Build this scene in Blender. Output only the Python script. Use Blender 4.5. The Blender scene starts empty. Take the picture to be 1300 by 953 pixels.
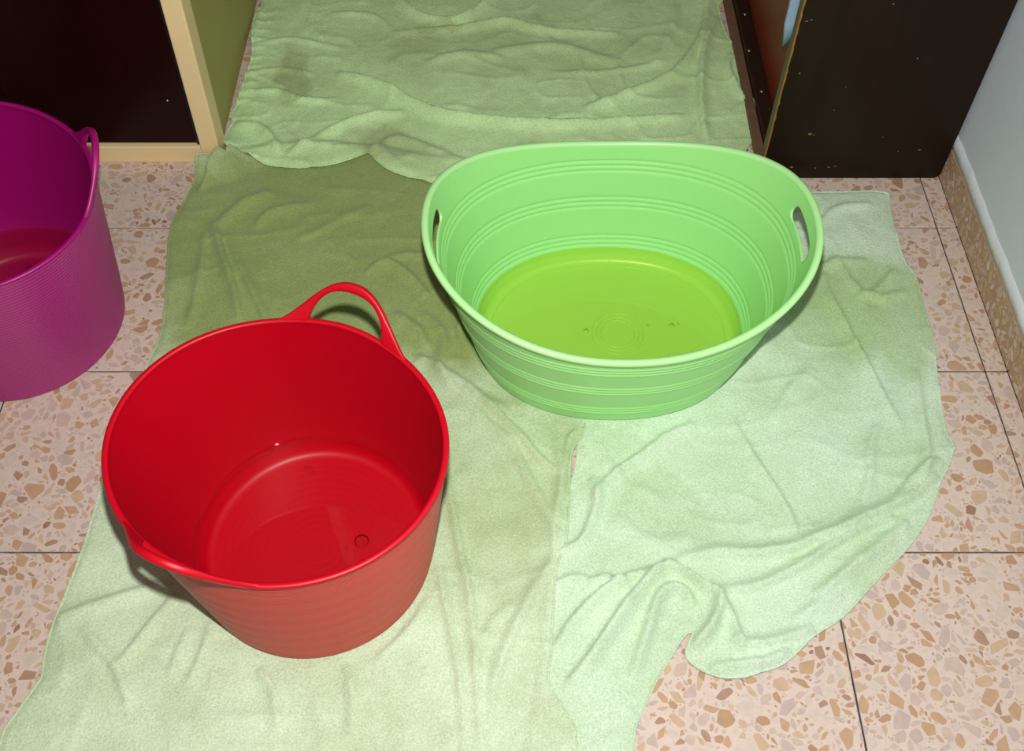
import bpy, bmesh, math, random
import numpy as np
from mathutils import Vector, Matrix
from mathutils.geometry import delaunay_2d_cdt

scene = bpy.context.scene
COL = scene.collection

# ------------------------------------------------------------------ camera
FPX, PX, PY = 1330.0, 650.0, 432.0          # focal length and principal point in photo pixels
PITCH, CAMH = math.radians(52.6), 1.30
cam_d = bpy.data.cameras.new('camera')
cam_d.sensor_fit = 'HORIZONTAL'
cam_d.sensor_width = 36.0
cam_d.lens = 36.0 * FPX / 1300.0
cam_d.shift_y = -(476.5 - PY) / 1300.0
cam_d.clip_start = 0.01
cam = bpy.data.objects.new('camera', cam_d)
COL.objects.link(cam)
cam.location = (0, 0, CAMH)
cam.rotation_euler = (math.pi / 2 - PITCH, 0, 0)
scene.camera = cam
cp, sp = math.cos(PITCH), math.sin(PITCH)
DV, UV = Vector((0, cp, -sp)), Vector((0, sp, cp))

# ------------------------------------------------------------------ light
world = bpy.data.worlds.new('world')
scene.world = world
world.use_nodes = True
world.node_tree.nodes['Background'].inputs[0].default_value = (1.0, 0.93, 0.84, 1)
world.node_tree.nodes['Background'].inputs[1].default_value = 0.15

ld = bpy.data.lights.new('camera_flash', 'AREA')
ld.shape = 'DISK'
ld.size = 0.028
ld.energy = 23.0
ld.color = (1.0, 0.98, 0.95)
flash = bpy.data.objects.new('camera_flash', ld)
COL.objects.link(flash)
flash.location = Vector((0.0, 0, CAMH)) + UV * 0.115
flash.rotation_euler = cam.rotation_euler

vs = scene.view_settings
vs.view_transform = 'Standard'
vs.look = 'None'
vs.exposure = 0.0
vs.gamma = 1.0
vs.use_curve_mapping = False


# ------------------------------------------------------------------ helpers
def lin(r, g, b):
    f = lambda c: (c / 255 / 12.92) if c / 255 <= 0.04045 else ((c / 255 + 0.055) / 1.055) ** 2.4
    return (f(r), f(g), f(b), 1.0)


def ground(px, py, z=0.0):
    """photo pixel -> point on the horizontal plane z"""
    d = DV + Vector((1, 0, 0)) * ((px - PX) / FPX) - UV * ((py - PY) / FPX)
    t = (z - CAMH) / d.z
    return Vector((d.x * t, d.y * t, z))


def gp2(pts, z=0.0):
    return np.array([ground(x, y, z)[:2] for x, y in pts])


def new_obj(name, mesh, mats=None, parent=None, loc=None):
    o = bpy.data.objects.new(name, mesh)
    COL.objects.link(o)
    if mats is not None:
        if not isinstance(mats, (list, tuple)):
            mats = [mats]
        if len(mesh.materials) == 0:
            for m in mats:
                mesh.materials.append(m)
    if parent is not None:
        o.parent = parent
    if loc is not None:
        o.location = loc
    return o


def empty(name, loc=(0, 0, 0)):
    o = bpy.data.objects.new(name, None)
    o.empty_display_size = 0.05
    COL.objects.link(o)
    o.location = loc
    return o


def tag(o, label, cat, group=None, kind=None):
    o['label'] = label
    o['category'] = cat
    if group:
        o['group'] = group
    if kind:
        o['kind'] = kind
    return o


def structure(o, label=None):
    o['kind'] = 'structure'
    if label:
        o['label'] = label
    return o


def mesh_from(name, verts, faces, smooth=True):
    m = bpy.data.meshes.new(name)
    m.from_pydata([tuple(v) for v in verts], [], faces)
    m.update()
    if smooth:
        m.polygons.foreach_set('use_smooth', [True] * len(m.polygons))
    return m


def box_mesh(name, x0, x1, y0, y1, z0, z1, bev=0.0, seg=2, shear=0.0):
    bm = bmesh.new()
    bmesh.ops.create_cube(bm, size=1)
    for v in bm.verts:
        v.co = Vector((x0 if v.co.x < 0 else x1, y0 if v.co.y < 0 else y1, z0 if v.co.z < 0 else z1))
        v.co.x += shear * v.co.z
    if bev > 0:
        bmesh.ops.bevel(bm, geom=list(bm.edges), offset=bev, segments=seg, profile=0.5, affect='EDGES')
    m = bpy.data.meshes.new(name)
    bm.to_mesh(m)
    bm.free()
    return m


def sweep_mesh(name, pts, rad, n=8, closed=False, squash=1.0):
    """round tube along pts (numpy k x 3)"""
    pts = [Vector(p) for p in pts]
    k = len(pts)
    V, Fc = [], []
    for i, p in enumerate(pts):
        a = pts[(i - 1) % k] if (closed or i > 0) else p
        b = pts[(i + 1) % k] if (closed or i < k - 1) else p
        t = (b - a)
        t = t.normalized() if t.length > 1e-9 else Vector((1, 0, 0))
        up = Vector((0, 0, 1)) if abs(t.z) < 0.95 else Vector((1, 0, 0))
        s = t.cross(up).normalized()
        u = s.cross(t).normalized()
        r = rad[i] if hasattr(rad, '__len__') else rad
        for j in range(n):
            a_ = 2 * math.pi * j / n
            V.append(p + s * math.cos(a_) * r + u * math.sin(a_) * r * squash)
    rng = k if closed else k - 1
    for i in range(rng):
        for j in range(n):
            i2 = (i + 1) % k
            Fc.append((i * n + j, i * n + (j + 1) % n, i2 * n + (j + 1) % n, i2 * n + j))
    if not closed:
        Fc.append(tuple(range(n - 1, -1, -1)))
        Fc.append(tuple((k - 1) * n + j for j in range(n)))
    return mesh_from(name, V, Fc)


# ------------------------------------------------------------------ materials
def mat_new(name):
    m = bpy.data.materials.new(name)
    m.use_nodes = True
    nt = m.node_tree
    return m, nt, nt.nodes['Principled BSDF']


def N(nt, typ, **kw):
    n = nt.nodes.new(typ)
    for k, v in kw.items():
        if k.startswith('i_'):
            n.inputs[k[2:].replace('_', ' ')].default_value = v
        else:
            setattr(n, k, v)
    return n


def plain(name, col, rough=0.5, spec=0.5, noise=0.0, nscale=8.0, bump=0.0, bscale=80.0, coat=0.0):
    m, nt, b = mat_new(name)
    b.inputs['Roughness'].default_value = rough
    b.inputs['Specular IOR Level'].default_value = spec
    b.inputs['Coat Weight'].default_value = coat
    tc = N(nt, 'ShaderNodeTexCoord')
    if noise > 0:
        nz = N(nt, 'ShaderNodeTexNoise')
        nz.inputs['Scale'].default_value = nscale
        nz.inputs['Detail'].default_value = 6
        nt.links.new(tc.outputs['Object'], nz.inputs['Vector'])
        mx = N(nt, 'ShaderNodeMix', data_type='RGBA')
        mx.inputs['A'].default_value = tuple(c * (1 - noise) for c in col[:3]) + (1,)
        mx.inputs['B'].default_value = tuple(min(1, c * (1 + noise)) for c in col[:3]) + (1,)
        nt.links.new(nz.outputs['Fac'], mx.inputs['Factor'])
        nt.links.new(mx.outputs['Result'], b.inputs['Base Color'])
    else:
        b.inputs['Base Color'].default_value = col
    if bump > 0:
        nz2 = N(nt, 'ShaderNodeTexNoise')
        nz2.inputs['Scale'].default_value = bscale
        nz2.inputs['Detail'].default_value = 4
        nt.links.new(tc.outputs['Object'], nz2.inputs['Vector'])
        bp = N(nt, 'ShaderNodeBump')
        bp.inputs['Strength'].default_value = bump
        bp.inputs['Distance'].default_value = 0.002
        nt.links.new(nz2.outputs['Fac'], bp.inputs['Height'])
        nt.links.new(bp.outputs['Normal'], b.inputs['Normal'])
    return m


def towel_material(name, dry, wet, stains, pale=None):
    """terry cloth; stains = list of (x, y, radius_x, radius_y, strength) blotches with soft ragged outline (metres)"""
    m, nt, b = mat_new(name)
    b.inputs['Roughness'].default_value = 0.95
    b.inputs['Specular IOR Level'].default_value = 0.1
    b.inputs['Sheen Weight'].default_value = 0.25
    b.inputs['Sheen Roughness'].default_value = 0.6
    b.inputs['Sheen Tint'].default_value = (0.8, 1.0, 0.8, 1)
    tc = N(nt, 'ShaderNodeTexCoord')
    # ragged lookup
    wob = N(nt, 'ShaderNodeTexNoise')
    wob.inputs['Scale'].default_value = 9.0
    wob.inputs['Detail'].default_value = 5
    nt.links.new(tc.outputs['Object'], wob.inputs['Vector'])
    sub = N(nt, 'ShaderNodeVectorMath', operation='SUBTRACT')
    sub.inputs[1].default_value = (0.5, 0.5, 0.5)
    nt.links.new(wob.outputs['Color'], sub.inputs[0])
    scl = N(nt, 'ShaderNodeVectorMath', operation='SCALE')
    scl.inputs['Scale'].default_value = 0.16
    nt.links.new(sub.outputs[0], scl.inputs[0])
    add = N(nt, 'ShaderNodeVectorMath', operation='ADD')
    nt.links.new(tc.outputs['Object'], add.inputs[0])
    nt.links.new(scl.outputs[0], add.inputs[1])
    total = None
    for (x, y, rx, ry, s) in stains:
        d = N(nt, 'ShaderNodeVectorMath', operation='SUBTRACT')
        d.inputs[1].default_value = (x, y, 0)
        nt.links.new(add.outputs[0], d.inputs[0])
        sc = N(nt, 'ShaderNodeVectorMath', operation='MULTIPLY')
        sc.inputs[1].default_value = (1 / rx, 1 / ry, 0)
        nt.links.new(d.outputs[0], sc.inputs[0])
        ln = N(nt, 'ShaderNodeVectorMath', operation='LENGTH')
        nt.links.new(sc.outputs[0], ln.inputs[0])
        mr = N(nt, 'ShaderNodeMapRange', interpolation_type='SMOOTHSTEP')
        mr.inputs['From Min'].default_value = 1.15
        mr.inputs['From Max'].default_value = 0.65
        mr.inputs['To Min'].default_value = 0
        mr.inputs['To Max'].default_value = s
        nt.links.new(ln.outputs['Value'], mr.inputs['Value'])
        if total is None:
            total = mr.outputs[0]
        else:
            mm = N(nt, 'ShaderNodeMath', operation='MAXIMUM')
            nt.links.new(total, mm.inputs[0])
            nt.links.new(mr.outputs[0], mm.inputs[1])
            total = mm.outputs[0]
    # blotchy damp patches
    bl = N(nt, 'ShaderNodeTexNoise')
    bl.inputs['Scale'].default_value = 7.0
    bl.inputs['Detail'].default_value = 7
    bl.inputs['Roughness'].default_value = 0.62
    nt.links.new(tc.outputs['Object'], bl.inputs['Vector'])
    mr = N(nt, 'ShaderNodeMapRange')
    mr.inputs['From Min'].default_value = 0.42
    mr.inputs['From Max'].default_value = 0.78
    mr.inputs['To Max'].default_value = 0.55
    nt.links.new(bl.outputs['Fac'], mr.inputs['Value'])
    ad = N(nt, 'ShaderNodeMath', operation='ADD', use_clamp=True)
    nt.links.new(mr.outputs[0], ad.inputs[0])
    if total is not None:
        nt.links.new(total, ad.inputs[1])
    mx = N(nt, 'ShaderNodeMix', data_type='RGBA')
    mx.inputs['A'].default_value = dry
    mx.inputs['B'].default_value = wet
    nt.links.new(ad.outputs[0], mx.inputs['Factor'])
    # fibre speckle
    fz = N(nt, 'ShaderNodeTexNoise')
    fz.inputs['Scale'].default_value = 420.0
    fz.inputs['Detail'].default_value = 3
    nt.links.new(tc.outputs['Object'], fz.inputs['Vector'])
    fr = N(nt, 'ShaderNodeMapRange')
    fr.inputs['From Min'].default_value = 0.3
    fr.inputs['From Max'].default_value = 0.7
    fr.inputs['To Min'].default_value = 0.80
    fr.inputs['To Max'].default_value = 1.12
    nt.links.new(fz.outputs['Fac'], fr.inputs['Value'])
    mul = N(nt, 'ShaderNodeMix', data_type='RGBA', blend_type='MULTIPLY')
    mul.inputs['Factor'].default_value = 1.0
    nt.links.new(mx.outputs['Result'], mul.inputs['A'])
    nt.links.new(fr.outputs[0], mul.inputs['B'])
    nt.links.new(mul.outputs['Result'], b.inputs['Base Color'])
    bz = N(nt, 'ShaderNodeTexNoise')
    bz.inputs['Scale'].default_value = 300.0
    bz.inputs['Detail'].default_value = 3
    nt.links.new(tc.outputs['Object'], bz.inputs['Vector'])
    bp = N(nt, 'ShaderNodeBump')
    bp.inputs['Strength'].default_value = 0.55
    bp.inputs['Distance'].default_value = 0.0025
    nt.links.new(bz.outputs['Fac'], bp.inputs['Height'])
    nt.links.new(bp.outputs['Normal'], b.inputs['Normal'])
    return m


def wood_dark(name, c0, c1, chip, chips=0.0, rough=0.35, along='Z'):
    m, nt, b = mat_new(name)
    b.inputs['Roughness'].default_value = rough
    b.inputs['Specular IOR Level'].default_value = 0.18
    tc = N(nt, 'ShaderNodeTexCoord')
    mp = N(nt, 'ShaderNodeMapping')
    mp.inputs['Scale'].default_value = (30, 30, 2.2) if along == 'Z' else (2.2, 30, 30)
    nt.links.new(tc.outputs['Object'], mp.inputs['Vector'])
    nz = N(nt, 'ShaderNodeTexNoise')
    nz.inputs['Scale'].default_value = 1.0
    nz.inputs['Detail'].default_value = 8
    nz.inputs['Distortion'].default_value = 1.2
    nt.links.new(mp.outputs[0], nz.inputs['Vector'])
    mx = N(nt, 'ShaderNodeMix', data_type='RGBA')
    mx.inputs['A'].default_value = c0
    mx.inputs['B'].default_value = c1
    nt.links.new(nz.outputs['Fac'], mx.inputs['Factor'])
    out = mx.outputs['Result']
    if chips > 0:
        vz = N(nt, 'ShaderNodeTexNoise')
        vz.inputs['Scale'].default_value = 75.0
        vz.inputs['Detail'].default_value = 5
        nt.links.new(tc.outputs['Object'], vz.inputs['Vector'])
        mr = N(nt, 'ShaderNodeMapRange')
        mr.inputs['From Min'].default_value = 0.735 - chips
        mr.inputs['From Max'].default_value = 0.75 - chips
        nt.links.new(vz.outputs['Fac'], mr.inputs['Value'])
        mx2 = N(nt, 'ShaderNodeMix', data_type='RGBA')
        nt.links.new(mr.outputs[0], mx2.inputs['Factor'])
        nt.links.new(out, mx2.inputs['A'])
        mx2.inputs['B'].default_value = chip
        out = mx2.outputs['Result']
    nt.links.new(out, b.inputs['Base Color'])
    bp = N(nt, 'ShaderNodeBump')
    bp.inputs['Strength'].default_value = 0.08
    nt.links.new(nz.outputs['Fac'], bp.inputs['Height'])
    nt.links.new(bp.outputs['Normal'], b.inputs['Normal'])
    return m


def plastic(name, col, rough=0.32, spec=0.5, sss=0.0):
    m, nt, b = mat_new(name)
    b.inputs['Base Color'].default_value = col
    b.inputs['Roughness'].default_value = rough
    b.inputs['Specular IOR Level'].default_value = spec
    tc = N(nt, 'ShaderNodeTexCoord')
    nz = N(nt, 'ShaderNodeTexNoise')
    nz.inputs['Scale'].default_value = 60.0
    nz.inputs['Detail'].default_value = 4
    nt.links.new(tc.outputs['Object'], nz.inputs['Vector'])
    bp = N(nt, 'ShaderNodeBump')
    bp.inputs['Strength'].default_value = 0.05
    bp.inputs['Distance'].default_value = 0.002
    nt.links.new(nz.outputs['Fac'], bp.inputs['Height'])
    nt.links.new(bp.outputs['Normal'], b.inputs['Normal'])
    return m


def water_material(name, tint, ripple=0.03):
    m = bpy.data.materials.new(name)
    m.use_nodes = True
    nt = m.node_tree
    nt.nodes.remove(nt.nodes['Principled BSDF'])
    out = nt.nodes['Material Output']
    tr = N(nt, 'ShaderNodeBsdfTransparent')
    tr.inputs['Color'].default_value = tint
    gl = N(nt, 'ShaderNodeBsdfGlossy')
    gl.inputs['Roughness'].default_value = 0.02
    fr = N(nt, 'ShaderNodeFresnel')
    fr.inputs['IOR'].default_value = 1.33
    mx = N(nt, 'ShaderNodeMixShader')
    nt.links.new(fr.outputs[0], mx.inputs[0])
    nt.links.new(tr.outputs[0], mx.inputs[1])
    nt.links.new(gl.outputs[0], mx.inputs[2])
    nt.links.new(mx.outputs[0], out.inputs['Surface'])
    tc = N(nt, 'ShaderNodeTexCoord')
    nz = N(nt, 'ShaderNodeTexNoise')
    nz.inputs['Scale'].default_value = 25.0
    nt.links.new(tc.outputs['Object'], nz.inputs['Vector'])
    bp = N(nt, 'ShaderNodeBump')
    bp.inputs['Strength'].default_value = ripple
    bp.inputs['Distance'].default_value = 0.002
    nt.links.new(nz.outputs['Fac'], bp.inputs['Height'])
    for n in (gl, fr):
        nt.links.new(bp.outputs['Normal'], n.inputs['Normal'])
    return m


M_grout = plain('dark_grout', lin(70, 66, 64), 0.9, 0.2, 0.3, 60)
M_matrix = plain('terrazzo_cement', lin(214, 194, 182), 0.42, 0.35, 0.10, 120)
CHIPCOLS = [(190, 156, 124), (198, 170, 142), (200, 176, 162), (182, 146, 114), (206, 188, 175), (170, 138, 116), (192, 172, 162), (210, 192, 176), (152, 120, 98)]
M_chips = [plain('terrazzo_chip_%s' % n, lin(*c), 0.38, 0.4, 0.16, 90) for n, c in
           zip(['tan', 'sand', 'rose', 'ochre', 'pale', 'brown', 'grey', 'cream', 'umber'], CHIPCOLS)]

# ------------------------------------------------------------------ terrazzo
def convex_hit(A, B):
    for P_, Q_ in ((A, B), (B, A)):
        e = np.roll(P_, -1, 0) - P_
        n = np.stack([e[:, 1], -e[:, 0]], 1)
        a = P_ @ n.T
        b = Q_ @ n.T
        if np.any((a.max(0) < b.min(0)) | (b.max(0) < a.min(0))):
            return False
    return True


def clip_rect(poly, w, h):
    for ax, lim, sg in ((0, 0, 1), (0, w, -1), (1, 0, 1), (1, h, -1)):
        out = []
        k = len(poly)
        for i in range(k):
            p, q = poly[i], poly[(i + 1) % k]
            dp, dq = sg * (p[ax] - lim), sg * (q[ax] - lim)
            if dp >= 0:
                out.append(p)
            if dp * dq < 0:
                t = dp / (dp - dq)
                out.append(p + (q - p) * t)
        poly = out
        if len(poly) < 3:
            return None
    return np.array(poly)


def chips_mesh(name, w, h, seed, amount=1.0):
    r = np.random.RandomState(seed)
    polys, cen, rad = [], np.zeros((0, 2)), np.zeros(0)
    area = w * h / 0.09
    sizes = np.concatenate([r.uniform(0.0100, 0.0175, int(110 * area)), r.uniform(0.006, 0.0110, int(520 * area)),
                            r.uniform(0.0025, 0.0055, int(950 * area)), r.uniform(0.001, 0.0022, int(800 * area))])
    for s in sizes:
        for _ in range(9 if s > 0.006 else 3):
            c = r.uniform((-s, -s), (w + s, h + s))
            k = r.randint(4, 8)
            a = np.sort((np.arange(k) + r.uniform(-0.42, 0.42, k)) / k * 2 * math.pi)
            asp = r.uniform(0.38, 0.88)
            p = np.stack([np.cos(a), np.sin(a) * asp], 1) * s * r.uniform(0.82, 1.1, (k, 1))
            th = r.uniform(0, 2 * math.pi)
            p = p @ np.array([[math.cos(th), math.sin(th)], [-math.sin(th), math.cos(th)]]) + c
            near = np.nonzero(np.hypot(*(cen - c).T) < rad + s * 1.1)[0] if len(polys) else []
            if any(convex_hit(p, polys[i]) for i in near):
                continue
            polys.append(p)
            cen = np.vstack([cen, c])
            rad = np.append(rad, s * 1.1)
            break
    V, Fc, mi = [], [], []
    for p, s in zip(polys, rad):
        q = clip_rect(list(p), w, h)
        if q is None:
            continue
        # soften corners by cutting them
        b = len(V)
        kk = len(q)
        pts = []
        for i in range(kk):
            pr, cu, nx = q[i - 1], q[i], q[(i + 1) % kk]
            pts += [cu + (pr - cu) * 0.08, cu + (nx - cu) * 0.08]
        V += [(x, y, 0.00012) for x, y in pts]
        Fc.append(tuple(range(b, b + len(pts))))
        mi.append(r.choice(len(M_chips), p=[.17, .19, .17, .10, .10, .05, .12, .085, .015]))
    m = mesh_from(name, V, Fc, False)
    for mt in M_chips:
        m.materials.append(mt)
    m.polygons.foreach_set('material_index', mi)
    m.update()
    for p_ in m.polygons:
        if p_.normal.z < 0:
            p_.flip()
    return m


JX, JY, TX, TY, GAP = 0.7233, 0.9345, 0.2968, 0.3012, 0.0026
WALLX = 0.757
floor = structure(new_obj('floor', box_mesh('floor', -1.95, 0.80, -0.30, 2.75, -0.05, -0.0022), M_grout),
                  'beige terrazzo tile floor with dark joints')
tile_m = box_mesh('tile', 0, TX - GAP, 0, TY - GAP, -0.012, 0, 0.0008, 1)
tile_m.materials.append(M_matrix)
chip_ms = [chips_mesh('terrazzo_chips', TX - GAP, TY - GAP, 11 + i) for i in range(7)]
strip_w = WALLX - JX - GAP / 2 - 0.0006
strip_m = box_mesh('tile_strip', 0, strip_w, 0, TY - GAP, -0.012, 0, 0.0008, 1)
strip_m.materials.append(M_matrix)
strip_chip = [chips_mesh('terrazzo_chips', strip_w, TY - GAP, 51 + i) for i in range(3)]
rnd = random.Random(4)
for i in range(-8, 1):
    for j in range(-4, 6):
        strip = (i == 0)
        x0, y0 = JX + i * TX + GAP / 2, JY + j * TY + GAP / 2
        t = new_obj('tile', strip_m if strip else tile_m, None, floor, (x0, y0, 0))
        ms = strip_chip if strip else chip_ms
        c = new_obj('terrazzo_chips', rnd.choice(ms), None, t)
        c['kind'] = 'stuff'
        if not strip and rnd.random() < 0.5:      # turn the pattern half a turn
            c.rotation_euler.z = math.pi
            c.location = (TX - GAP, TY - GAP, 0)

# ------------------------------------------------------------------ right wall, skirting
M_wall = plain('white_wall_paint', lin(208, 216, 226), 0.6, 0.3, 0.05, 5, 0.15, 60)
M_fillet = plain('white_paint_edge', lin(222, 226, 232), 0.5, 0.4, 0.06, 40, 0.4, 120)
M_skirt = plain('terrazzo_skirting', lin(176, 146, 116), 0.4, 0.4, 0.12, 90)  # same terrazzo as the floor, darkened: grazing-light shade put into the colour
wr = structure(new_obj('wall_right', box_mesh('wall_right', WALLX + 0.008, WALLX + 0.12, -0.30, 2.75, -0.05, 2.4), M_wall),
               'greyish white painted wall above a terrazzo skirting')
bb = structure(empty('baseboard_right', (WALLX, 0.9, 0)), 'row of terrazzo skirting tiles along the white wall')
SK_H = 0.066
sk_m = box_mesh('skirting_tile', 0, 0.0085, 0, TY - 0.002, 0.0, SK_H, 0.001, 1)
sk_m.materials.append(M_skirt)
sk_chip = [chips_mesh('terrazzo_chips', TY - 0.004, SK_H - 0.002, 71 + i) for i in range(3)]
for j in range(-4, 6):
    t = new_obj('skirting_tile', sk_m, None, bb, (0, JY + j * TY + 0.001 - 0.9, 0))
    c = new_obj('terrazzo_chips', sk_chip[j % 3], None, t)
    c['kind'] = 'stuff'
    # local x -> -y, local y -> z, normal -> -x
    c.matrix_local = Matrix(((0, 0, -1, 0.0), (-1, 0, 0, TY - 0.003), (0, 1, 0, 0.001), (0, 0, 0, 1)))
# rough painted plaster edge above the skirting
vr, fc = [], []
rr = np.random.RandomState(3)
ys = np.arange(-0.30, 2.75, 0.012)
for k, y in enumerate(ys):
    w = 0.001 * math.sin(y * 31) + rr.uniform(-0.0012, 0.0012)
    vr += [(WALLX + 0.0075, y, SK_H - 0.001), (WALLX + 0.0015 + w * 0.3, y, SK_H + w), (WALLX + 0.003 + w * 0.3, y, SK_H + 0.018 + w), (WALLX + 0.009, y, SK_H + 0.024 + w)]
for k in range(len(ys) - 1):
    for q in range(3):
        a = k * 4 + q
        fc.append((a, a + 1, a + 5, a + 4))
structure(new_obj('trim_1', mesh_from('trim_1', vr, fc), M_fillet), 'uneven white paint edge along the top of the skirting')

# back wall beyond the doorway
M_back = plain('dim_back_wall', lin(170, 165, 140), 0.7, 0.2, 0.05, 4)
structure(new_obj('wall_back', box_mesh('wall_back', -1.95, 0.77, 2.75, 2.85, -0.05, 2.4), M_back), 'plain wall beyond the doorway')

# ------------------------------------------------------------------ left: framed dark panel and olive reveal
M_olive = plain('olive_paint', lin(160, 154, 84), 0.45, 0.4, 0.06, 6, 0.12, 70)
M_cream = plain('cream_paint', lin(238, 212, 160), 0.4, 0.4, 0.04, 12, 0.1, 60)
M_panel = wood_dark('dark_mahogany_panel', lin(24, 4, 4), lin(36, 8, 6), lin(120, 90, 60), 0.0, 0.3)
FY = 1.395
LEAN = 0.030
structure(new_obj('wall_left', box_mesh('wall_left', -1.95, -0.529, FY + 0.03, 2.75, -0.05, 2.4, 0.0, 1), M_olive),
          'olive green painted side of the doorway')
t2 = structure(new_obj('trim_2', box_mesh('trim_2', -0.552, -0.519, FY, FY + 0.045, 0.0, 2.2, 0.0025, 2, LEAN * 0.9), M_cream),
               'cream painted upright of the frame around the dark panel')
t3 = structure(new_obj('trim_3', box_mesh('trim_3', -1.95, -0.5515, FY + 0.0005, FY + 0.040, 0.0, 0.037, 0.002, 2), M_cream),
               'cream painted bottom rail under the dark panel')
d1 = structure(new_obj('door_1', box_mesh('door_1', -1.95, -0.556, FY + 0.008, FY + 0.029, 0.039, 2.2, 0.002, 1, LEAN * 0.9), M_panel),
               'very dark red brown wooden panel set in a cream frame')
M_black = plain('gap_shade', lin(22, 22, 34), 0.5, 0.3)  # near-black colour standing in for shade in the panel gap
new_obj('gap_shade_strip', box_mesh('gap_shade_strip', -0.557, -0.5515, FY + 0.004, FY + 0.028, 0.039, 2.2, 0.0008, 1, LEAN * 0.9), M_black, d1)  # dark strip added where the gap beside the panel lies in shade
M_metal = plain('bare_screw_metal', lin(190, 186, 180), 0.25, 0.6)
M_metal.node_tree.nodes['Principled BSDF'].inputs['Metallic'].default_value = 0.9


def screw_mesh(r=0.0035):
    bm = bmesh.new()
    bmesh.ops.create_uvsphere(bm, u_segments=14, v_segments=8, radius=r)
    for v in bm.verts:
        v.co.z = v.co.z * 0.5
    m = bpy.data.meshes.new('screw')
    bm.to_mesh(m)
    bm.free()
    m.polygons.foreach_set('use_smooth', [True] * len(m.polygons))
    m.materials.append(M_metal)
    return m


SCREW = screw_mesh()
s = new_obj('screw', SCREW, None, d1, (-0.585, FY + 0.0075, 0.135))
s.rotation_euler.x = math.pi / 2
s.scale = (0.6, 0.6, 0.6)

# ------------------------------------------------------------------ right: dark door leaf, jamb behind it
M_door = wood_dark('dark_stained_door', lin(22, 14, 7), lin(36, 21, 11), lin(150, 104, 60), 0.0, 0.38)
M_edge = plain('olive_door_edge', lin(86, 90, 50), 0.5, 0.4, 0.1, 30)
M_worn = plain('worn_orange_wood', lin(150, 104, 56), 0.7, 0.2, 0.3, 60)
DX0, DX1, DY0, DTH = 0.4395, 0.7565, 1.353, 0.020
d2 = structure(empty('door_2', (0.6, DY0, 0)), 'dark brown stained wooden door leaf with olive edge beside the white wall')


def rel(o, base):
    o.location = -Vector(base.location)
    return o


# leaf with a rounded lower outer corner
def leaf_mesh():
    prof = [(DX0, 2.0), (DX0, 0.003)]
    for k in range(7):
        a = -math.pi / 2 + k / 6 * math.pi / 2
        prof.append((DX1 - 0.014 + 0.012 * math.cos(a), 0.003 + 0.014 + 0.014 * math.sin(a)))
    prof.append((DX1 - 0.002, 2.0))
    bm = bmesh.new()
    f = bm.faces.new([bm.verts.new((x, DY0, z)) for x, z in prof])
    r = bmesh.ops.extrude_face_region(bm, geom=[f])
    bmesh.ops.translate(bm, verts=[v for v in r['geom'] if isinstance(v, bmesh.types.BMVert)], vec=(0, DTH, 0))
    bmesh.ops.recalc_face_normals(bm, faces=bm.faces)
    m = bpy.data.meshes.new('door_leaf')
    bm.to_mesh(m)
    bm.free()
    return m


rel(new_obj('door_leaf', leaf_mesh(), M_door, d2), d2)
rel(new_obj('edge_strip', box_mesh('edge_strip', DX0 - 0.003, DX0 + 0.0003, DY0 + 0.0022, DY0 + DTH + 0.001, 0.003, 2.0, 0.0006, 1), M_edge, d2), d2)
# worn arris where the stain has rubbed off: a ragged strip
rr = np.random.RandomState(8)
vr, fc = [], []
zs = np.arange(0.003, 2.0, 0.008)
for z in zs:
    w = -0.0006 + rr.uniform(-0.0008, 0.0009)
    vr += [(DX0 - 0.0031, DY0 + 0.0020, z), (DX0 - 0.0016, DY0 - 0.0003, z), (DX0 + w, DY0 - 0.0003, z), (DX0 + w, DY0 + 0.001, z)]
for k in range(len(zs) - 1):
    for q in range(3):
        a = k * 4 + q
        fc.append((a, a + 4, a + 5, a + 1))
rel(new_obj('worn_edge', mesh_from('worn_edge', vr, fc), M_worn, d2), d2)
# chipped paint flecks on the leaf
def fleck_mesh(w, h, seed):
    r = np.random.RandomState(seed)
    k = 7
    p = [((math.cos(2 * math.pi * i / k) * w * r.uniform(0.6, 1.1)), -0.0004, math.sin(2 * math.pi * i / k) * h * r.uniform(0.5, 1.1)) for i in range(k)]
    v = p + [(x * 1.02, 0.0003, z * 1.02) for x, y, z in p]
    f = [tuple(range(k))] + [(i, k + i, k + (i + 1) % k, (i + 1) % k) for i in range(k)]
    return mesh_from('paint_chip', v, f, False)


def on_door(px, py):
    d = DV + Vector((1, 0, 0)) * ((px - PX) / FPX) - UV * ((py - PY) / FPX)
    t = DY0 / d.y
    return Vector((0, 0, CAMH)) + d * t


for k, (px, py, w, h) in enumerate([(1005, 212, 3.4, 1.6), (1035, 213, 2.4, 1.4), (1052, 212, 3.2, 1.3), (1060, 211, 2.2, 1.0), (1028, 170, 3.0, 2.6),
                                    (1033, 171, 1.0, 1.8), (1167, 190, 3.6, 1.2), (1024, 27, 3.4, 1.0), (1030, 25, 2.4, 0.9), (1074, 110, 1.2, 1.2),
                                    (1140, 192, 1.3, 1.3), (1059, 140, 1.1, 1.0), (1165, 74, 1.4, 1.4), (1134, 5, 1.5, 1.0), (1121, 174, 1.2, 0.9), (1015, 93, 1.6, 2.2)]):
    mm = fleck_mesh(w * 0.001, h * 0.001, k)
    o = new_obj('paint_chip', mm, M_worn, d2, on_door(px, py) - Vector(d2.location))

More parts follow.
